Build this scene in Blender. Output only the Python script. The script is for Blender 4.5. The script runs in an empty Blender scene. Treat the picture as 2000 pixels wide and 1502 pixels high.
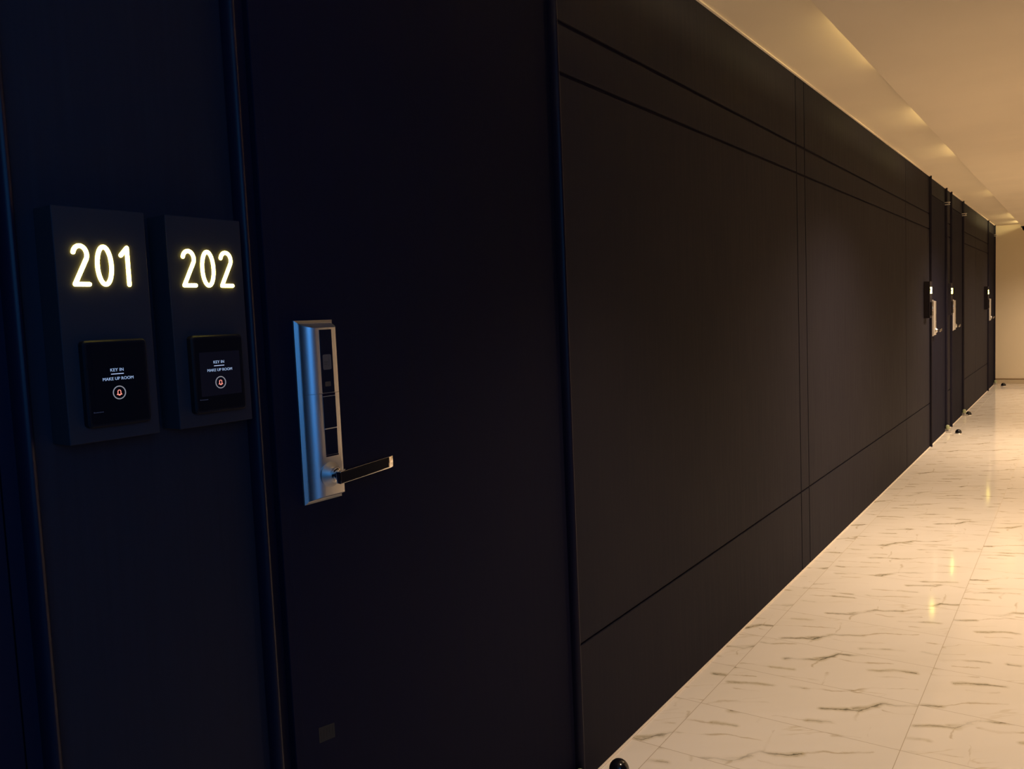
import bpy, bmesh, math
from mathutils import Vector, Matrix, Euler

sc = bpy.context.scene
COL = sc.collection
D = bpy.data

# ------------------------------------------------------------------ camera
CAM = Vector((1.1224, 0.0, 1.28))
yaw, pitch, roll, fpx = 0.6063, -0.0784, -0.0424, 1621.2
F = Vector((-math.sin(yaw)*math.cos(pitch), math.cos(yaw)*math.cos(pitch), math.sin(pitch)))
R = F.cross(Vector((0, 0, 1))).normalized(); U = R.cross(F)
R2 = R*math.cos(roll) + U*math.sin(roll); U2 = -R*math.sin(roll) + U*math.cos(roll)
cd = D.cameras.new('camera'); co = D.objects.new('camera', cd); COL.objects.link(co)
m = Matrix((R2, U2, -F)).transposed().to_4x4(); m.translation = CAM
co.matrix_world = m
cd.sensor_fit = 'HORIZONTAL'; cd.sensor_width = 36.0; cd.lens = fpx/2000.0*36.0
cd.clip_start = 0.02; cd.clip_end = 60
sc.camera = co

# ------------------------------------------------------------------ world, exposure
w = D.worlds.new('world'); sc.world = w; w.use_nodes = True
w.node_tree.nodes['Background'].inputs[0].default_value = (0.01, 0.02, 0.08, 1)
w.node_tree.nodes['Background'].inputs[1].default_value = 0.3
sc.view_settings.view_transform = 'Standard'; sc.view_settings.look = 'None'
sc.view_settings.exposure = 0.0; sc.view_settings.gamma = 1.0
try: sc.view_settings.use_curve_mapping = False
except Exception: pass
try:
    sc.cycles.max_bounces = 10; sc.cycles.diffuse_bounces = 6; sc.cycles.glossy_bounces = 5
    sc.cycles.sample_clamp_indirect = 3.0
except Exception: pass

# ------------------------------------------------------------------ lights of the corridor
WARM = (1.0, 0.75, 0.52)
def spot(y, x=1.0, watt=60.0, half=74, blend=1.0, r=0.04, z=2.285):
    l = D.lights.new('downlight', 'SPOT'); l.energy = watt; l.color = WARM
    l.spot_size = math.radians(2*half); l.spot_blend = blend; l.shadow_soft_size = r
    o = D.objects.new('downlight', l); o.location = (x, y, z); COL.objects.link(o)
def arealight(name, loc, rot, sx, sy, watt, col, spread=180):
    l = D.lights.new(name, 'AREA'); l.shape = 'RECTANGLE'; l.size = sx; l.size_y = sy
    l.energy = watt; l.color = col; l.spread = math.radians(spread)
    o = D.objects.new(name, l); o.location = loc; o.rotation_euler = rot; COL.objects.link(o)
for y, wt, hf, bl in ((1.9, 102.0, 50, .9), (4.7, 280.0, 66, 1.0), (8.3, 320.0, 66, 1.0), (11.3, 120.0, 66, 1.0), (13.1, 150.0, 70, 1.0)):
    spot(y, watt=wt, half=hf, blend=bl)
# lamps lying in the ceiling cove behind the edge of the lowered ceiling
for y, wt, ln in ((1.2, 1.8, .9), (2.4, 1.5, .9), (3.75, 1.1, .8), (5.45, .85, .5), (6.85, .95, .5), (9.9, .5, .5), (12.9, 1.8, .8), (13.95, 2.2, .4)):
    arealight('cove_lamp', (0.430, y, 2.341), (0, math.radians(76), 0), 0.022, ln, wt, (1.0, 0.80, 0.36))
# blue light for lock and beads, from an assumed unseen window behind the camera
arealight('assumed_blue_light', (1.93, -.72, 1.69), (0, math.radians(90), 0), 1.1, 1.85, 13.0, (0.07, 0.35, 0.92), 148)

# ------------------------------------------------------------------ materials
def mat(name, color, rough=0.5, metal=0.0, spec=0.5, emit=None, estr=0.0):
    mt = D.materials.new(name); mt.use_nodes = True
    b = mt.node_tree.nodes['Principled BSDF']
    b.inputs['Base Color'].default_value = (*color, 1); b.inputs['Roughness'].default_value = rough
    b.inputs['Metallic'].default_value = metal; b.inputs['Specular IOR Level'].default_value = spec
    if emit:
        b.inputs['Emission Color'].default_value = (*emit, 1); b.inputs['Emission Strength'].default_value = estr
    return mt

class NT:
    def __init__(s, mt): s.t = mt.node_tree; s.b = s.t.nodes['Principled BSDF']
    def n(s, ty, **k):
        nd = s.t.nodes.new(ty)
        for a, v in k.items(): setattr(nd, a, v)
        return nd
    def link(s, a, b): s.t.links.new(a, b)
    def _in(s, sock, v):
        if hasattr(v, 'is_output'): s.link(v, sock)
        else: sock.default_value = v
    def m(s, op, a, b=None, c=None, clamp=False):
        nd = s.n('ShaderNodeMath', operation=op); nd.use_clamp = clamp
        s._in(nd.inputs[0], a)
        if b is not None: s._in(nd.inputs[1], b)
        if c is not None: s._in(nd.inputs[2], c)
        return nd.outputs[0]
    def v(s, op, a, b=None, sc_=None):
        nd = s.n('ShaderNodeVectorMath', operation=op)
        s._in(nd.inputs[0], a)
        if b is not None: s._in(nd.inputs[1], b)
        if sc_ is not None: s._in(nd.inputs['Scale'], sc_)
        return nd.outputs['Value'] if op in ('LENGTH', 'DOT_PRODUCT', 'DISTANCE') else nd.outputs[0]
    def comb(s, x, y, z=0.0):
        nd = s.n('ShaderNodeCombineXYZ'); s._in(nd.inputs[0], x); s._in(nd.inputs[1], y); s._in(nd.inputs[2], z)
        return nd.outputs[0]
    def mapr(s, v, a, b, c, d, smooth=True):
        nd = s.n('ShaderNodeMapRange'); nd.interpolation_type = 'SMOOTHSTEP' if smooth else 'LINEAR'
        s._in(nd.inputs[0], v)
        for i, q in enumerate((a, b, c, d)): s._in(nd.inputs[i+1], q)
        return nd.outputs[0]
    def mix(s, f, a, b):
        nd = s.n('ShaderNodeMix', data_type='RGBA'); s._in(nd.inputs[0], f)
        s._in(nd.inputs[6], a); s._in(nd.inputs[7], b); return nd.outputs[2]
    def noise(s, vec, scale, detail=3.0, rough=.5):
        nd = s.n('ShaderNodeTexNoise'); s.link(vec, nd.inputs['Vector'])
        nd.inputs['Scale'].default_value = scale; nd.inputs['Detail'].default_value = detail
        nd.inputs['Roughness'].default_value = rough
        return nd

def wood(name, c1, c2, rough=.42, spec=.5, hor=False):
    mt = mat(name, c1, rough, 0, spec); t = NT(mt)
    tc = t.n('ShaderNodeTexCoord').outputs['Object']
    mp = t.n('ShaderNodeMapping'); t.link(tc, mp.inputs[0])
    mp.inputs['Scale'].default_value = (60, 4, 90) if hor else (60, 90, 3.0)
    n1 = t.noise(mp.outputs[0], 1.0, 4, .6)
    mp2 = t.n('ShaderNodeMapping'); t.link(tc, mp2.inputs[0]); mp2.inputs['Scale'].default_value = (1.5, 1.1, .7)
    n2 = t.noise(mp2.outputs[0], 1.0, 2, .5)
    f = t.m('ADD', t.m('MULTIPLY', n1.outputs[0], .6), t.m('MULTIPLY', n2.outputs[0], .4))
    t.link(t.mix(t.mapr(f, .35, .65, 0., 1.), (*c1, 1), (*c2, 1)), t.b.inputs['Base Color'])
    t.link(t.mapr(n1.outputs[0], .3, .7, rough-.05, rough+.06), t.b.inputs['Roughness'])
    bp = t.n('ShaderNodeBump'); bp.inputs['Strength'].default_value = .06; bp.inputs['Distance'].default_value = .001
    t.link(n1.outputs[0], bp.inputs['Height']); t.link(bp.outputs[0], t.b.inputs['Normal'])
    return mt

M_WALL = wood('dark_wood_panel', (0.0145, 0.0134, 0.0210), (0.0178, 0.0164, 0.0250), .655, .06)
M_DOOR = wood('dark_door_laminate', (0.0064, 0.0064, 0.0165), (0.0080, 0.0080, 0.0195), .72, .05)
M_GROOVE = mat('groove_black', (0.004, 0.002, 0.012), .8, 0, .1)  # dark navy puts the shadow tone of the grooves into the base colour
M_JAMB = mat('jamb_dark_metal', (0.007, 0.006, 0.016), .42, 0, .18)
M_RECESS = mat('recess_black', (0.006, 0.004, 0.014), .6, 0, .2)
M_SIGN = mat('sign_black_satin', (0.024, 0.021, 0.028), .66, 0, .08)
M_BLACKGLOSS = mat('black_gloss', (0.005, 0.005, 0.008), .28, 0, .12)
M_BLACKPL = mat('black_plastic', (0.008, 0.007, 0.010), .45, 0, .12)
M_SCREEN = mat('screen_glass', (0.006, 0.006, 0.010), .12, 0, .35, (0.35, 0.3, 0.6), .006)
M_DIGIT = mat('digit_light', (0.9, 0.85, 0.5), .5, 0, .5, (1.0, 0.82, 0.14), 30.0)
M_TEXT = mat('backlit_text', (0.5, 0.6, 0.7), .5, 0, .5, (0.55, 0.72, 1.0), .38)
M_LINE = mat('backlit_line', (0.5, 0.6, 0.7), .5, 0, .5, (0.62, 0.72, 1.0), .65)
M_RING = mat('backlit_ring', (0.3, 0.3, 0.3), .5, 0, .5, (0.62, 0.60, 0.62), .28)
M_BELL = mat('backlit_bell', (0.8, 0.3, 0.2), .5, 0, .5, (1.0, 0.30, 0.22), 1.0)
M_BRAND = mat('faint_print', (0.10, 0.10, 0.13), .5, 0, .5, (0.5, 0.5, 0.8), .012)
M_SILVER = mat('satin_aluminium', (0.66, 0.66, 0.68), .46, 1.0)
M_SILVER2 = mat('satin_aluminium_edge', (0.58, 0.575, 0.57), .44, 1.0)
M_CHROME = mat('chrome', (0.78, 0.76, 0.74), .06, 1.0)
M_PLATE = mat('hinge_steel', (0.85, 0.82, 0.78), .28, .8)
M_GLASSBLK = mat('lock_black_window', (0.012, 0.012, 0.020), .12, 0, .5)
M_ICON = mat('lock_card_icon', (0.075, 0.068, 0.068), .4, 0, .5)
M_ICON2 = mat('lock_card_icon_dark', (0.03, 0.028, 0.03), .4, 0, .5)
M_KNOB = mat('pivot_green_plastic', (0.34, 0.38, 0.22), .4, 0, .5)
M_RUBBER = mat('doorstop_black', (0.006, 0.006, 0.010), .14, 0, .6)
M_STICKER = mat('faded_sticker', (0.016, 0.016, 0.018), .6, 0, .15)
M_STICKER2 = mat('faded_sticker_dark', (0.010, 0.010, 0.013), .6, 0, .2)
M_CAULK_HALO = mat('cream_caulk_halo', (0.80, 0.70, 0.58), .6, 0, .4)  # sealant colour that also stands in for the bright halo along the edges

def plaster(name, c, rough=.8):
    mt = mat(name, c, rough, 0, .3); t = NT(mt)
    tc = t.n('ShaderNodeTexCoord').outputs['Object']
    n1 = t.noise(tc, 1.3, 3, .5); n2 = t.noise(tc, 160, 3, .6)
    c2 = tuple(x*.955 for x in c)
    t.link(t.mix(t.mapr(n1.outputs[0], .35, .65, 0., 1.), (*c, 1), (*c2, 1)), t.b.inputs['Base Color'])
    bp = t.n('ShaderNodeBump'); bp.inputs['Strength'].default_value = .05; bp.inputs['Distance'].default_value = .001
    t.link(n2.outputs[0], bp.inputs['Height']); t.link(bp.outputs[0], t.b.inputs['Normal'])
    return mt
M_CEIL = plaster('cream_ceiling_paint', (0.85, 0.75, 0.59))
M_CEIL2 = plaster('cream_lowered_ceiling_paint', (0.85, 0.75, 0.60))
M_END = plaster('cream_wall_paint', (0.80, 0.70, 0.53))
M_BASEB = mat('beige_baseboard', (0.56, 0.47, 0.33), .35, 0, .5)
M_BASEL = mat('baseboard_top_brown', (0.20, 0.12, 0.05), .5, 0, .4)

# marble tiles: 600 x 322 mm with repeated vein motif shifted from tile to tile
TX, TY, TW, TL = 0.0953, 2.1678, 0.6004, 0.3225
def marble():
    mt = mat('marble_tile', (0.82, 0.76, 0.68), .07, 0, .38); t = NT(mt)
    tc = t.n('ShaderNodeTexCoord').outputs['Object']
    sp = t.n('ShaderNodeSeparateXYZ'); t.link(tc, sp.inputs[0])
    u = t.m('DIVIDE', t.m('SUBTRACT', sp.outputs[0], TX), TW)
    v = t.m('DIVIDE', t.m('SUBTRACT', sp.outputs[1], TY), TL)
    iu, iv = t.m('FLOOR', u), t.m('FLOOR', v)
    fu, fv = t.m('FRACT', u), t.m('FRACT', v)
    cell = t.comb(iu, iv, 3.7)
    # peak position of the motif in each tile
    def poly(c, a, b, d):
        q = t.m('ADD', t.m('MULTIPLY', iu, a), c)
        q = t.m('ADD', q, t.m('MULTIPLY', iv, b))
        return t.m('ADD', q, t.m('MULTIPLY', t.m('MULTIPLY', iv, iv), d))
    su = poly(.432, -.555, .285, .121); sv = poly(.372, .072, .232, .265)
    # wobble
    wn = t.noise(t.v('ADD', tc, t.v('SCALE', cell, sc_=7.13)), 9.0, 4, .6)
    wc = t.v('SUBTRACT', wn.outputs['Color'], (.5, .5, .5))
    wn2 = t.noise(tc, 60.0, 2, .6); wc2 = t.v('SUBTRACT', wn2.outputs['Color'], (.5, .5, .5))
    ru = t.m('SUBTRACT', t.m('FRACT', t.m('ADD', t.m('SUBTRACT', fu, su), 10.5)), .5)
    rv = t.m('SUBTRACT', t.m('FRACT', t.m('ADD', t.m('SUBTRACT', fv, sv), 10.5)), .5)
    p = t.comb(t.m('MULTIPLY', ru, TW), t.m('MULTIPLY', rv, TL), 0.0)
    p = t.v('ADD', p, t.v('SCALE', wc, sc_=.045)); p = t.v('ADD', p, t.v('SCALE', wc2, sc_=.005))
    p = t.v('MULTIPLY', p, (1, 1, 0))
    def seg(a, b):
        A = Vector((a[0]*TW, a[1]*TL, 0)); B = Vector((b[0]*TW, b[1]*TL, 0)); d = B-A
        pa = t.v('SUBTRACT', p, tuple(A))
        h = t.m('MULTIPLY', t.v('DOT_PRODUCT', pa, tuple(d)), 1.0/d.length_squared, clamp=True)
        return t.v('LENGTH', t.v('SUBTRACT', pa, t.v('SCALE', tuple(d), sc_=h)))
    def lines(pls, extra=None):
        out = None
        for pl, e in pls:
            for a, b in zip(pl[:-1], pl[1:]):
                q = seg(a, b)
                if e: q = t.m('ADD', q, e)
                out = q if out is None else t.m('MINIMUM', out, q)
        return out
    dark = lines([
        ([(-.265, -.404), (-.15, -.30), (-.09, -.27), (-.047, -.133), (0, 0), (.06, .02), (.17, .12)], 0),
        ([(.20, -.285), (.356, -.146), (.43, -.118)], .0008),
        ([(-.47, -.06), (-.40, -.047)], .0002),
        ([(-.12, -.25), (-.02, -.10)], .001),
        ([(-.30, .30), (-.18, .36)], .0015),
    ])
    och = lines([
        ([(.02, -.15), (.10, -.16), (.17, -.105), (.30, .0)], 0),
        ([(-.09, -.28), (-.103, -.42), (-.09, -.49)], .002),
        ([(.01, .0), (.012, .23), (0, .45)], .003),
        ([(.17, .12), (.26, .28), (.34, .35), (.47, .47)], 0),
        ([(-.40, -.047), (-.27, .06), (-.18, .13), (-.02, .2)], .001),
        ([(-.47, .22), (-.30, .30)], .001),
        ([(.26, -.40), (.40, -.32)], .001),
    ])
    brk = t.noise(tc, 9.0, 3, .6).outputs[0]
    fade = t.mapr(t.noise(t.v('ADD', tc, (3.1, 5.7, 0)), 6.0, 2, .5).outputs[0], .38, .58, .18, 1.)
    wd = t.mapr(brk, .36, .66, .0016, .0060)
    core = t.mapr(t.m('DIVIDE', dark, wd), 0.0, 1.0, 1., 0.)
    strand = t.mapr(t.m('ABSOLUTE', t.m('SUBTRACT', dark, .0058)), 0., .0016, .55, 0.)
    strand = t.m('MULTIPLY', strand, t.mapr(t.noise(tc, 24.0, 2, .5).outputs[0], .48, .60, 0., 1.))
    dl = t.m('MULTIPLY', t.m('MAXIMUM', core, strand), fade)
    halo = t.m('MULTIPLY', t.mapr(dark, .0, .020, .62, 0.), fade)
    wo = t.mapr(brk, .34, .66, .004, .013)
    fade2 = t.mapr(t.noise(t.v('ADD', tc, (9.1, 1.7, 0)), 7.0, 2, .5).outputs[0], .40, .62, .12, 1.)
    ol = t.m('MULTIPLY', t.m('MULTIPLY', t.mapr(t.m('DIVIDE', och, wo), 0.0, 1.0, 1., 0.), .55), fade2)
    # faint thread veins running the same way
    a = math.radians(39)
    mp = t.n('ShaderNodeMapping'); t.link(t.v('ADD', tc, t.v('SCALE', cell, sc_=3.31)), mp.inputs[0])
    mp.inputs['Rotation'].default_value = (0, 0, -a); mp.inputs['Scale'].default_value = (1, 1, 1)
    sx = t.v('MULTIPLY', mp.outputs[0], (1.5, 8.0, 1.0))
    th = t.noise(sx, 1.0, 4, .55).outputs[0]
    tl_ = t.mapr(t.m('ABSOLUTE', t.m('SUBTRACT', th, .5)), 0., .016, 1., 0.)
    msk = t.mapr(t.noise(t.v('ADD', tc, t.v('SCALE', cell, sc_=1.7)), 3.2, 2, .5).outputs[0], .53, .70, 0., .40)
    tl_ = t.m('MULTIPLY', tl_, msk)
    cloud = t.mapr(t.noise(sx, .8, 3, .5).outputs[0], .35, .75, 0., .28)
    base = t.mix(cloud, (.84, .775, .69, 1), (.73, .66, .54, 1))
    c = t.mix(tl_, base, (.50, .39, .20, 1))
    c = t.mix(halo, c, (.46, .38, .21, 1))
    c = t.mix(ol, c, (.38, .27, .10, 1))
    c = t.mix(t.m('MULTIPLY', dl, .86), c, (.070, .070, .045, 1))
    # joints
    ju = t.m('MULTIPLY', t.m('SUBTRACT', .5, t.m('ABSOLUTE', t.m('SUBTRACT', fu, .5))), TW)
    jv = t.m('MULTIPLY', t.m('SUBTRACT', .5, t.m('ABSOLUTE', t.m('SUBTRACT', fv, .5))), TL)
    j = t.mapr(t.m('MINIMUM', ju, jv), .0007, .0014, 1., 0.)
    c = t.mix(t.m('MULTIPLY', j, .8), c, (.36, .28, .18, 1))
    t.link(c, t.b.inputs['Base Color'])
    t.link(t.m('ADD', .085, t.m('MULTIPLY', j, .5)), t.b.inputs['Roughness'])
    return mt
M_FLOOR = marble()

# ------------------------------------------------------------------ mesh helpers
def box(bm, x0, x1, y0, y1, z0, z1, bev=0.0, seg=1):
    vs = [bm.verts.new((x, y, z)) for x in (x0, x1) for y in (y0, y1) for z in (z0, z1)]
    fs = [bm.faces.new([vs[i] for i in q]) for q in ((0, 1, 3, 2), (4, 6, 7, 5), (0, 4, 5, 1), (2, 3, 7, 6), (0, 2, 6, 4), (1, 5, 7, 3))]
    if bev:
        es = set(e for f in fs for e in f.edges)
        bmesh.ops.bevel(bm, geom=list(es), offset=bev, segments=seg, affect='EDGES', profile=.5)
    return vs
def lathe(bm, prof, origin, axis='Z', n=32):
    """prof: (radius, height) pairs; axis X or Z"""
    rings = []
    for r, h in prof:
        ring = []
        for i in range(n):
            a = 2*math.pi*i/n; c, s = r*math.cos(a), r*math.sin(a)
            q = Vector((c, s, h)) if axis == 'Z' else Vector((h, c, s))
            ring.append(bm.verts.new(q + Vector(origin)))
        rings.append(ring)
    for a, b in zip(rings[:-1], rings[1:]):
        for i in range(n):
            bm.faces.new((a[i], a[(i+1) % n], b[(i+1) % n], b[i]))
    bm.faces.new(rings[0][::-1]); bm.faces.new(rings[-1])
def prism(bm, pts, x0, x1):
    """polygon in (y,z) extruded along x"""
    a = [bm.verts.new((x0, y, z)) for y, z in pts]; b = [bm.verts.new((x1, y, z)) for y, z in pts]
    bm.faces.new(a); bm.faces.new(b[::-1]); n = len(pts)
    for i in range(n): bm.faces.new((a[i], b[i], b[(i+1) % n], a[(i+1) % n]))
def prismz(bm, pts, z0, z1):
    """polygon in (x,y) extruded along z"""
    a = [bm.verts.new((x, y, z0)) for x, y in pts]; b = [bm.verts.new((x, y, z1)) for x, y in pts]
    bm.faces.new(a); bm.faces.new(b[::-1]); n = len(pts)
    for i in range(n): bm.faces.new((a[i], b[i], b[(i+1) % n], a[(i+1) % n]))
def tube(bm, pts, r, n=12, closed=False):
    pts = [Vector(p) for p in pts]; rings = []
    N = len(pts)
    for i, p in enumerate(pts):
        if closed: d = (pts[(i+1) % N]-pts[i-1]).normalized()
        else: d = (pts[min(i+1, N-1)]-pts[max(i-1, 0)]).normalized()
        u = Vector((1, 0, 0)); v = d.cross(u).normalized()
        rings.append([bm.verts.new(p + u*r*math.cos(2*math.pi*k/n) + v*r*math.sin(2*math.pi*k/n)) for k in range(n)])
    for i in range(N if closed else N-1):
        a, b = rings[i], rings[(i+1) % N]
        for k in range(n): bm.faces.new((a[k], a[(k+1) % n], b[(k+1) % n], b[k]))
    if not closed:
        for ring, p, q in ((rings[0], pts[0], pts[1]), (rings[-1], pts[-1], pts[-2])):
            d = (p-q).normalized(); prev = ring
            for s in (.5, .87):
                cur = [bm.verts.new(p + (vv.co-p)*math.sqrt(1-s*s) + d*r*s) for vv in ring]
                for k in range(n): bm.faces.new((prev[k], prev[(k+1) % n], cur[(k+1) % n], cur[k]))
                prev = cur
            bm.faces.new(prev)
def rrect(y0, y1, z0, z1, r, n=6):
    out = []
    for cy, cz, a0 in ((y1-r, z1-r, 0), (y0+r, z1-r, 90), (y0+r, z0+r, 180), (y1-r, z0+r, 270)):
        for i in range(n+1):
            a = math.radians(a0+90*i/n); out.append((cy+r*math.cos(a), cz+r*math.sin(a)))
    return out
def obj(name, bm, material, parent=None, loc=None, smooth=False, label=None, kind=None):
    bmesh.ops.recalc_face_normals(bm, faces=bm.faces)
    me = D.meshes.new(name); bm.to_mesh(me); bm.free()
    me.materials.append(material)
    if smooth:
        for p in me.polygons: p.use_smooth = True
        try: me.set_sharp_from_angle(angle=math.radians(24))
        except Exception: pass
    o = D.objects.new(name, me); COL.objects.link(o)
    if parent: o.parent = parent
    if loc: o.location = loc
    if label: o['label'] = label
    if kind: o['kind'] = kind
    return o
def empty(name, loc):
    o = D.objects.new(name, None); o.empty_display_size = .05; o.location = loc; COL.objects.link(o); return o
def tag(o, label=None, cat=None, group=None, kind=None):
    if label: o['label'] = label
    if cat: o['category'] = cat
    if group: o['group'] = group
    if kind: o['kind'] = kind
    return o
def text_bm(s, size, x, y, z, ext=.0003, sp=1.0, align='CENTER'):
    cu = D.curves.new('t', 'FONT'); cu.body = s; cu.size = size; cu.extrude = ext
    cu.align_x = align; cu.align_y = 'CENTER'; cu.space_character = sp; cu.resolution_u = 3
    o = D.objects.new('t', cu); COL.objects.link(o)
    dg = bpy.context.evaluated_depsgraph_get(); dg.update()
    me = D.meshes.new_from_object(o.evaluated_get(dg))
    D.objects.remove(o); D.curves.remove(cu)
    bm = bmesh.new(); bm.from_mesh(me); D.meshes.remove(me)
    for v in bm.verts:
        a, b, c = v.co; v.co = (x+c, y+a, z+b)
    return bm

# ------------------------------------------------------------------ the shell
H, HB, Y0, Y1, XR = 2.3594, 2.30, -2.0, 14.46, 1.95
bm = bmesh.new(); box(bm, -.15, XR+.1, Y0-.1, Y1+.1, -.10, 0)
obj('floor', bm, M_FLOOR, kind='structure')
bm = bmesh.new(); box(bm, -.15, XR+.1, Y0-.1, Y1+.1, H, H+.10)
ceil = obj('ceiling', bm, M_CEIL, kind='structure')
bm = bmesh.new()   # lowered middle ceiling on hangers, its long edges free for the cove
box(bm, .354, 1.60, Y0+.0, Y1, HB, HB+.020, .0015)
box(bm, .46, 1.50, Y0+.0, Y1, HB+.0195, H+.002)
obj('lowered_ceiling', bm, M_CEIL2, ceil)
bm = bmesh.new(); box(bm, 0, XR+.1, Y1, Y1+.1, -.02, H+.02)
obj('wall_end', bm, M_END, kind='structure')
bm = bmesh.new(); box(bm, XR, XR+.1, 3.3, Y1+.1, -.02, H+.02)
wr = obj('wall_right', bm, M_END, kind='structure')
bm = bmesh.new()   # dark panelled stretch with an opening for the assumed window
WA, WB, WC, WD = -1.7, .25, 1.1, 2.28
for a in ((Y0-.1, WA, -.02, H+.02), (WB, 3.3, -.02, H+.02), (WA, WB, -.02, WC), (WA, WB, WD, H+.02)):
    box(bm, XR, XR+.1, a[0], a[1], a[2], a[3])
obj('wall_panel', bm, M_WALL, wr)
bm = bmesh.new(); box(bm, -.1, XR+.1, Y0-.1, Y0, -.02, H+.02)
obj('wall_back', bm, M_WALL, kind='structure')
M_BLUE_PANE = mat('assumed_blue_pane', (0.02, 0.05, 0.1), .1, 0, .5, (0.06, 0.34, 0.95), 1.2)  # glowing pane of the unseen window, added as source of the blue light
bm = bmesh.new(); box(bm, XR+.05, XR+.06, WA, WB, WC, WD)
win = obj('assumed_window_1', bm, M_BLUE_PANE, kind='structure')
bm = bmesh.new()
for a in ((WA, WA+.04, WC, WD), (WB-.04, WB, WC, WD), (WA+.04, WB-.04, WC, WC+.04), (WA+.04, WB-.04, WD-.04, WD), (-.745, -.705, WC+.04, WD-.04)):
    box(bm, XR+.01, XR+.05, a[0], a[1], a[2], a[3], .003)
obj('assumed_window_frame', bm, M_BLACKPL, win)
bm = bmesh.new(); box(bm, .0, XR, Y1-.012, Y1, 0, .066, .001)
bb = obj('baseboard_end', bm, M_BASEB, kind='structure')
bm = bmesh.new(); box(bm, .0, XR, Y1-.016, Y1, .066, .076)
obj('top_bead', bm, M_BASEL, bb)
# thin cream strips, sealant plus a painted bright edge halo, where the panelled wall meets floor and ceiling
bm = bmesh.new(); box(bm, -.002, .006, 0.0, Y1-.02, 0, .004, .001)
obj('trim_1', bm, M_CAULK_HALO, kind='structure')
bm = bmesh.new(); box(bm, -.002, .009, 0.0, Y1, H-.006, H, .001)
obj('trim_2', bm, M_CAULK_HALO, kind='structure')

# ------------------------------------------------------------------ left wall: backing and grooved panels
DOORS = [-.488, .858, 8.05, 9.40, 13.25]; DW = 1.01
bm = bmesh.new()
segs = []; prev = Y0
for d in DOORS: segs.append((prev, d)); prev = d+DW
segs.append((prev, Y1))
box(bm, -.15, -.040, Y0, Y1+.05, -.02, H+.02)
for a, b in segs: box(bm, -.045, -.006, a, b, -.02, H+.01)
wl = obj('wall_left', bm, M_GROOVE, kind='structure')
ZG = [0.004, 0.3845, 0.3930, 1.9015, 1.9125, 2.0305, 2.0425, H-.004]
VG = {1.868: [4.030, 4.170, 6.905], 10.41: [11.72]}
for a, b in segs:
    cuts = [a] + next((v for k, v in VG.items() if abs(k-a) < .01), []) + [b]
    for i in range(len(cuts)-1):
        ya = cuts[i] + (.0045 if i else 0); yb = cuts[i+1] - (.0045 if i < len(cuts)-2 else 0)
        for k in range(0, 8, 2):
            bm = bmesh.new(); box(bm, -.007, 0, ya, yb, ZG[k], ZG[k+1], .0006)
            obj('wall_panel', bm, M_WALL, wl)

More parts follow.
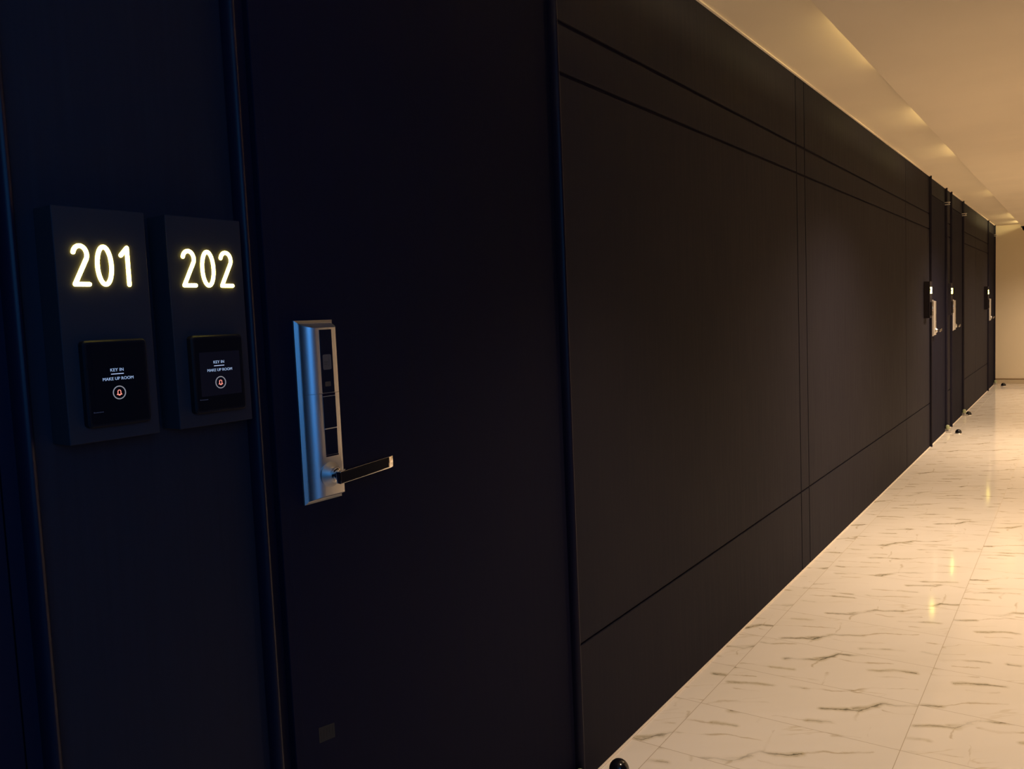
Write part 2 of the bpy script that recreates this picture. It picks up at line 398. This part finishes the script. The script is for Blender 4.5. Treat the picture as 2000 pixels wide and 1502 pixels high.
# ------------------------------------------------------------------ lock with lever
def lock(parent, yy, label):
    """yy: Y of the plate's left edge relative to the parent"""
    o = Vector((0, yy-.964, 0)); q = o.y
    bm = bmesh.new()
    # base plate with chamfered rim
    y0, y1, z0, z1 = .964+q, 1.052+q, .971, 1.293
    for xa, xb, i0, i1 in ((0, .0035, 0, 0), (.0035, .0080, 0, .0042)):
        a = [bm.verts.new((xa, *p)) for p in ((y0+i0, z0+i0), (y1-i0, z0+i0), (y1-i0, z1-i0), (y0+i0, z1-i0))]
        b = [bm.verts.new((xb, *p)) for p in ((y0+i1, z0+i1), (y1-i1, z0+i1), (y1-i1, z1-i1), (y0+i1, z1-i1))]
        for i in range(4): bm.faces.new((a[i], a[(i+1) % 4], b[(i+1) % 4], b[i]))
        if i0 == 0 and i1 == 0: bm.faces.new(a[::-1])
        else: bm.faces.new(b)
    lk = obj('door_lock', bm, M_SILVER2, parent, label=label)
    bmesh_prof = []
    # body: convex left flank, flat front, rounded right flank; ends slope
    def xy(t):
        return t
    prof = []
    for i in range(13):
        a = math.pi/2*i/12
        prof.append((.991 - .0215*math.cos(a), .0080 + .0220*math.sin(a)))
    prof.append((1.031, .030))
    for i in range(1, 7):
        a = math.pi/2*i/6
        prof.append((1.031 + .013*math.sin(a), .0080 + .0220*math.cos(a)))
    for (za, zb) in ((.9765, 1.1646), (1.1651, 1.2875)):
        bm = bmesh.new()
        top = zb > 1.2
        A, B = [], []
        for y, x in prof:
            s = (x-.008)/.022*.0082
            A.append(bm.verts.new((x, y+q, za + (0 if top else s))))
            B.append(bm.verts.new((x, y+q, zb - (s if top else 0))))
        n = len(prof)
        for i in range(n-1): bm.faces.new((A[i], A[i+1], B[i+1], B[i]))
        bm.faces.new(A[::-1]); bm.faces.new(B); bm.faces.new((A[0], B[0], B[-1], A[-1]))
        obj('lock_body', bm, M_SILVER, lk, smooth=True)
    # black windows
    for nm, za, zb, x in (('card_reader_window', 1.1655, 1.2760, .0303), ('keypad_cover', 1.1035, 1.1595, .0310), ('key_cover', 1.0560, 1.1015, .0305)):
        bm = bmesh.new(); box(bm, .0290, x, .9957+q, 1.0245+q, za, zb, .0003)
        obj(nm, bm, M_GLASSBLK, lk, label='dark glossy window strip of the lock')
    bm = bmesh.new(); box(bm, .0290, .0308, .9957+q, 1.0245+q, 1.1600, 1.1645); box(bm, .0290, .0303, .9957+q, 1.0250+q, 1.0530, 1.0556)
    obj('window_gap', bm, M_GROOVE, lk)
    bm = bmesh.new(); box(bm, .0300, .0318, .9957+q, 1.0245+q, 1.1018, 1.1031, .0003); box(bm, .0300, .0312, .9957+q, 1.0245+q, 1.1590, 1.1597)
    obj('bright_edge', bm, M_PLATE, lk)
    bm = bmesh.new(); prism(bm, rrect(1.0005+q, 1.0200+q, 1.2058, 1.2325, .0028), .0302, .0305)
    obj('card_icon', bm, M_ICON, lk)
    bm = bmesh.new()
    box(bm, .0304, .0306, 1.003+q, 1.0125+q, 1.2185, 1.2200); box(bm, .0304, .0306, 1.003+q, 1.0110+q, 1.2150, 1.2162)
    tube(bm, [(.0305, 1.0125+q+.0035*math.cos(a), 1.2185+.007*math.sin(a)) for a in [math.radians(x) for x in range(-70, 71, 20)]], .0004, 6)
    obj('card_icon_print', bm, M_ICON2, lk)
    bm = bmesh.new(); prism(bm, rrect(1.0030+q, 1.0160+q, 1.1765, 1.1850, .001), .0302, .0305)
    box(bm, .0302, .0304, 1.001+q, 1.0160+q, 1.1072, 1.1085)
    obj('small_print', bm, M_ICON2, lk)
    # rosette and lever
    cy, cz = 1.0030+q, 1.0215
    bm = bmesh.new()
    lathe(bm, [(.0225, .029), (.0225, .0315), (.0212, .0335), (.0135, .0435), (.0120, .0440)], (0, cy, cz), 'X', 40)
    obj('rosette', bm, M_SILVER2, lk, smooth=True)
    bm = bmesh.new()
    lathe(bm, [(.0115, .043), (.0115, .0475), (.0095, .0480), (.0095, .0540)], (0, cy, cz), 'X', 32)
    obj('lever_neck', bm, M_CHROME, lk, smooth=True)
    bm = bmesh.new()
    L = .1375; ya = .9935+q
    # side outline in (x, y): bar with sloped tip
    pts = [(.0535, ya), (.0650, ya), (.0650, ya+L-.013), (.0615, ya+L), (.0555, ya+L), (.0535, ya+L-.010)]
    prismz(bm, pts, 1.0085, 1.0300)
    bmesh.ops.bevel(bm, geom=list(bm.edges), offset=.0010, segments=3, affect='EDGES', profile=.5)
    rot = Matrix.Translation((0, cy, cz)) @ Matrix.Rotation(math.radians(3.2), 4, 'X') @ Matrix.Translation((0, -cy, -cz))
    bmesh.ops.transform(bm, matrix=rot, verts=bm.verts)
    lv = obj('lever_handle', bm, M_CHROME, lk, smooth=True, label='chrome lever with a dark mirror front')
    bm = bmesh.new(); box(bm, .0649, .0653, ya+.0030, ya+L-.0165, 1.0112, 1.0274)  # black sheet stands for the dark reflection in the chrome front
    bmesh.ops.transform(bm, matrix=rot, verts=bm.verts)
    obj('lever_dark_front', bm, M_BLACKGLOSS, lk)
    return lk

# ------------------------------------------------------------------ doors
def bead(bm, yc, z0, z1, r=.010, d=.020):
    pts = [(-.012, yc+r), (-.012, yc-r)] + [(d*math.sin(math.pi*i/14), yc-r*math.cos(math.pi*i/14)) for i in range(0, 15)]
    prismz(bm, pts, z0, z1)
ZL = 2.208
def door(n, y0, lbl, sticker=False):
    r = tag(empty('door_%d' % n, (0, y0, 0)), lbl, 'door', None, 'structure')
    e = .054; w1 = .968
    for yc in (.010, DW-.010):
        bm = bmesh.new(); bead(bm, yc, 0.002, H-.001)
        obj('door_jamb', bm, M_JAMB, r, smooth=True)
    bm = bmesh.new()
    box(bm, -.038, -.014, .018, DW-.018, 0.002, H-.002)          # dark rebate behind the leaf
    obj('door_rebate', bm, M_RECESS, r)
    bm = bmesh.new(); box(bm, -.0139, -.003, .971, .990, 0.002, ZL+.004)
    box(bm, -.0139, -.009, .021, .036, 0.002, ZL+.004)
    obj('door_frame', bm, M_DOOR, r)
    bm = bmesh.new(); box(bm, -.0137, 0, e, w1, .008, ZL, .0012, 2)
    obj('door_leaf', bm, M_DOOR, r)
    bm = bmesh.new(); box(bm, -.0137, .0008, e+.0005, e+.0195, .009, ZL-.001, .0006)
    obj('edge_band', bm, M_DOOR, r)
    bm = bmesh.new(); box(bm, -.0137, -.001, .0205, .989, ZL+.007, H-.004, .0008)
    obj('transom_panel', bm, M_WALL, r)
    # pivot hinges at the right-hand side
    yc = .972
    bm = bmesh.new()
    box(bm, -.010, .046, yc-.013, yc+.013, ZL+.006, ZL+.013, .0015); box(bm, -.010, .044, yc-.013, yc+.013, ZL-.014, ZL-.007, .0015)
    lathe(bm, [(.003, ZL-.008), (.003, ZL+.007)], (.036, yc, 0), 'Z', 16)
    obj('pivot_hinge', bm, M_PLATE, r, smooth=True, label='steel pivot hinge at the top corner')
    bm = bmesh.new()
    box(bm, -.010, .056, yc-.015, yc+.015, .006, .016, .002); box(bm, -.010, .040, yc-.014, yc+.014, .024, .032, .002)
    lathe(bm, [(.006, .014), (.006, .026)], (.030, yc, 0), 'Z', 16)
    ph = obj('pivot_hinge', bm, M_PLATE, r, smooth=True, label='steel pivot hinge at the bottom corner')
    bm = bmesh.new()
    lathe(bm, [(.019, .032), (.020, .040), (.019, .055), (.015, .066), (.008, .072), (.002, .073)], (.022, yc, 0), 'Z', 24)
    obj('pivot_cap', bm, M_KNOB, ph, smooth=True)
    lock(r, .106, 'silver electronic door lock with chrome lever')
    if sticker:
        bm = bmesh.new(); prism(bm, [(.108, .566), (.108, .5376), (.1455, .533), (.1455, .560)], 0, .0003)
        st = obj('sticker', bm, M_STICKER, r, label='small faded rectangular sticker low on the door')
        bm = bmesh.new()
        for k in range(5): box(bm, .0001, .0005, .112+k*.007, .1135+k*.007, .541, .558)
        obj('sticker_print', bm, M_STICKER2, st)
    return r
door(1, DOORS[0], 'black door at the far left edge, ending beside the lit 201 sign')
door(2, DOORS[1], 'large black door right of the lit 202 sign, with silver lock and chrome lever', True)
door(3, DOORS[2], 'first black door down the corridor after the long grooved panel wall')
door(4, DOORS[3], 'black door just beyond the narrow panel strip, middle of the three distant doors')
door(5, DOORS[4], 'farthest black door, touching the cream end wall')

# ------------------------------------------------------------------ lit room number signs
def arc(cy, cz, ry, rz, a0, a1, n=14):
    return [(cy+ry*math.cos(math.radians(a0+(a1-a0)*i/n)), cz+rz*math.sin(math.radians(a0+(a1-a0)*i/n))) for i in range(n+1)]
def glyph(ch):
    """strokes in a box 1 wide, 2.45 high, centred"""
    h = 1.225
    if ch == '0': return [(arc(0, 0, .50, h, 90, 450, 40)[:-1], True)]
    if ch == '1': return [([(-.42, .72), (.06, h)], False), ([(.06, h), (.06, -h)], False)]
    if ch == '2':
        a = arc(0, h-.56, .47, .56, 165, -25, 16)
        return [(a + [(-.48, -h)], False), ([(-.48, -h), (.50, -h)], False)]
    if ch == '3': return [(arc(-.02, .62, .44, .60, 150, -80, 14) + arc(-.02, -.58, .50, .64, 80, -150, 14), False)]
    if ch == '4': return [([(.22, -h), (.22, h), (-.5, -.45), (.5, -.45)], False)]
    if ch == '5': return [([(.42, h), (-.34, h), (-.40, .25)] + arc(-.02, -.47, .50, .75, 110, -150, 16), False)]
    return []
def densify(pl, closed, step=.12):
    out = []
    n = len(pl); rng = n if closed else n-1
    for i in range(rng):
        a = Vector(pl[i]); b = Vector(pl[(i+1) % n]); k = max(1, int((b-a).length/step))
        for j in range(k): out.append(a+(b-a)*j/k)
    if not closed: out.append(Vector(pl[-1]))
    return out
def sign(y0, number, label, screen_lit=False):
    z0, z1, dp, wd = 1.141, 1.449, .045, .127
    r = tag(empty('room_number_sign', (0, y0, z0)), label, 'sign', 'lit room number signs on the wall')
    dz = -z0
    def P(name, bm, mtl, parent=r, smooth=False, label=None):
        bmesh.ops.translate(bm, vec=(0, 0, dz), verts=bm.verts)
        return obj(name, bm, mtl, parent, smooth=smooth, label=label)
    bm = bmesh.new(); box(bm, 0, dp, 0, wd, z0, z1, .0012, 2)
    body = P('sign_box', bm, M_SIGN)
    for zz, s in ((z1-.0005, 1), (z0+.0005, -1)):          # small fixing screws on top and bottom edge
        bm = bmesh.new()
        lathe(bm, [(.0025, 0), (.0025, .001*s), (.0014, .0018*s)], (.030, .050, zz), 'Z', 12)
        P('fixing_screw', bm, M_PLATE)
    for k, ch in enumerate(number):
        bm = bmesh.new(); cy = (.0325, .0645, .0965)[k]; cz = 1.3740; s = .0203
        for pl, closed in glyph(ch):
            pts = densify(pl, closed)
            tube(bm, [(dp+.0012, cy+p.x*s*.95, cz+p.y*s) for p in pts], .0029, 10, closed)
        for vv in bm.verts: vv.co.x = dp + (vv.co.x-dp)*.6
        P('lit_numeral', bm, M_DIGIT, smooth=True, label='glowing warm white numeral')
    # touch panel
    ky0, ky1, kz0, kz1 = .0205, .1095, 1.1605, 1.2755
    bm = bmesh.new()
    for (xa, ia, xb, ib) in ((dp, .0, dp+.009, 0), (dp+.009, 0, dp+.0115, .0022)):
        a = rrect(ky0+ia, ky1-ia, kz0+ia, kz1-ia, .006-ia); b = rrect(ky0+ib, ky1-ib, kz0+ib, kz1-ib, .006-ib)
        A = [bm.verts.new((xa, *p)) for p in a]; B = [bm.verts.new((xb, *p)) for p in b]
        for i in range(len(A)): bm.faces.new((A[i], A[(i+1) % len(A)], B[(i+1) % len(A)], B[i]))
        if ib: bm.faces.new(B)
    kp = P('touch_panel', bm, M_BLACKPL, label='black touch panel with a bell button')
    xs = dp+.0115
    bm = bmesh.new(); prism(bm, rrect(ky0+.0045, ky1-.0045, kz0+.0045, kz1-.0045, .003), xs-.0005, xs+.0004)
    P('panel_glass', bm, M_BLACKGLOSS, kp)
    bm = bmesh.new(); prism(bm, rrect(.0310, .1010, 1.1855, 1.2505, .001), xs, xs+.0007)
    P('screen', bm, M_SCREEN if screen_lit else M_BLACKGLOSS, kp)
    xt = xs+.0009
    cy = .0645
    P('key_in_text', text_bm('KEY IN', .0060, xt, cy-.001, 1.2350, sp=1.05), M_TEXT, kp)
    P('make_up_room_text', text_bm('MAKE UP ROOM', .0058, xt, cy, 1.2233, sp=1.02), M_TEXT, kp)
    bm = bmesh.new(); box(bm, xt-.0003, xt+.0003, cy-.0095, cy+.0080, 1.2293, 1.2302)
    P('divider_line', bm, M_LINE, kp)
    bm = bmesh.new(); bz = 1.2045
    tube(bm, [(xt, cy+.0085*math.cos(a*math.pi/24), bz+.0085*math.sin(a*math.pi/24)) for a in range(48)], .0007, 8, True)
    P('button_ring', bm, M_RING, kp, True)
    bm = bmesh.new()                                      # bell outline: dome, skirt, clapper
    k = .0010
    dome = [(-3.3, -2.5), (-2.1, -1.7), (-2.0, 1.0)] + [(2.0*math.cos(math.radians(a)), 1.4+2.0*math.sin(math.radians(a))) for a in range(165, 0, -15)] + [(2.0, 1.0), (2.1, -1.7), (3.3, -2.5)]
    sk = [(-3.3, -2.5), (-1.2, -2.6), (1.2, -2.6), (3.3, -2.5)]
    cl = [(-1.4, -2.8), (-.9, -3.5), (0, -3.8), (.9, -3.5), (1.4, -2.8)]
    for pl in (dome, sk, cl): tube(bm, [(xt, cy+a*k, bz+b*k) for a, b in pl], .00048, 6)
    P('bell_icon', bm, M_BELL, kp, True)
    bm = bmesh.new()                                      # illegible small maker's mark: short strokes
    for i, hh in enumerate((1.6, 1.1, 1.2, 1.1, 1.2, 1.1, 1.2)):
        box(bm, xt-.0002, xt+.0001, .0275+i*.0020, .0275+i*.0020+.0013, 1.1803, 1.1803+hh*.001)
    P('maker_mark', bm, M_BRAND, kp)
    return r
sign(.548, '201', 'tall black box sign with glowing 201, left of the 202 sign', False)
sign(.707, '202', 'tall black box sign with glowing 202, beside the large door\'s left jamb', True)
sign(7.750, '203', 'nearest of three distant black box signs, at the end of the grooved wall')
sign(9.085, '204', 'distant black box sign on the narrow panel strip between two far doors')
sign(12.785, '205', 'farthest black box sign, beside the last door before the cream end wall')

# ------------------------------------------------------------------ door stops on the floor
def stop(x, y, label, r=.030):
    bm = bmesh.new(); k = r/.030
    lathe(bm, [(.031*k, 0), (.031*k, .004*k), (.029*k, .006*k)], (0, 0, 0), 'Z', 32)
    o = obj('door_stop', bm, M_PLATE, None, (x, y, 0), True)
    bm = bmesh.new()
    pr = [(.0285*k, .0055*k), (.0285*k, .014*k)] + [(.0285*k*math.cos(math.radians(a)), (.014+.030*math.sin(math.radians(a)))*k) for a in (15, 30, 45, 60, 72, 82, 88)]
    lathe(bm, pr, (0, 0, 0), 'Z', 32)
    obj('rubber_dome', bm, M_RUBBER, o, None, True)
    tag(o, label, 'door stop', 'domed door stops on the marble floor')
stop(.0615, 1.975, 'black domed door stop at the bottom edge, by the foot of the wall')
stop(.1235, 8.945, 'black domed door stop in front of the first distant door, largest of the far three')
stop(.0600, 10.425, 'black domed door stop in front of the middle distant door')
stop(.1400, 14.02, 'black domed door stop by the cream end wall', .034)

# ------------------------------------------------------------------ dome camera on the lowered ceiling
bm = bmesh.new()
lathe(bm, [(.086, HB), (.086, HB-.008), (.078, HB-.016)], (0, 0, -HB), 'Z', 36)
cam = obj('security_camera', bm, M_BLACKPL, None, (.425, 14.15, HB), True)
tag(cam, 'small black dome security camera under the ceiling near the end wall', 'camera')
bm = bmesh.new()
lathe(bm, [(.072*math.cos(math.radians(a)), -.016-.066*math.sin(math.radians(a))) for a in (0, 15, 30, 45, 60, 75, 88)], (0, 0, 0), 'Z', 36)
obj('camera_dome', bm, M_RUBBER, cam, None, True)
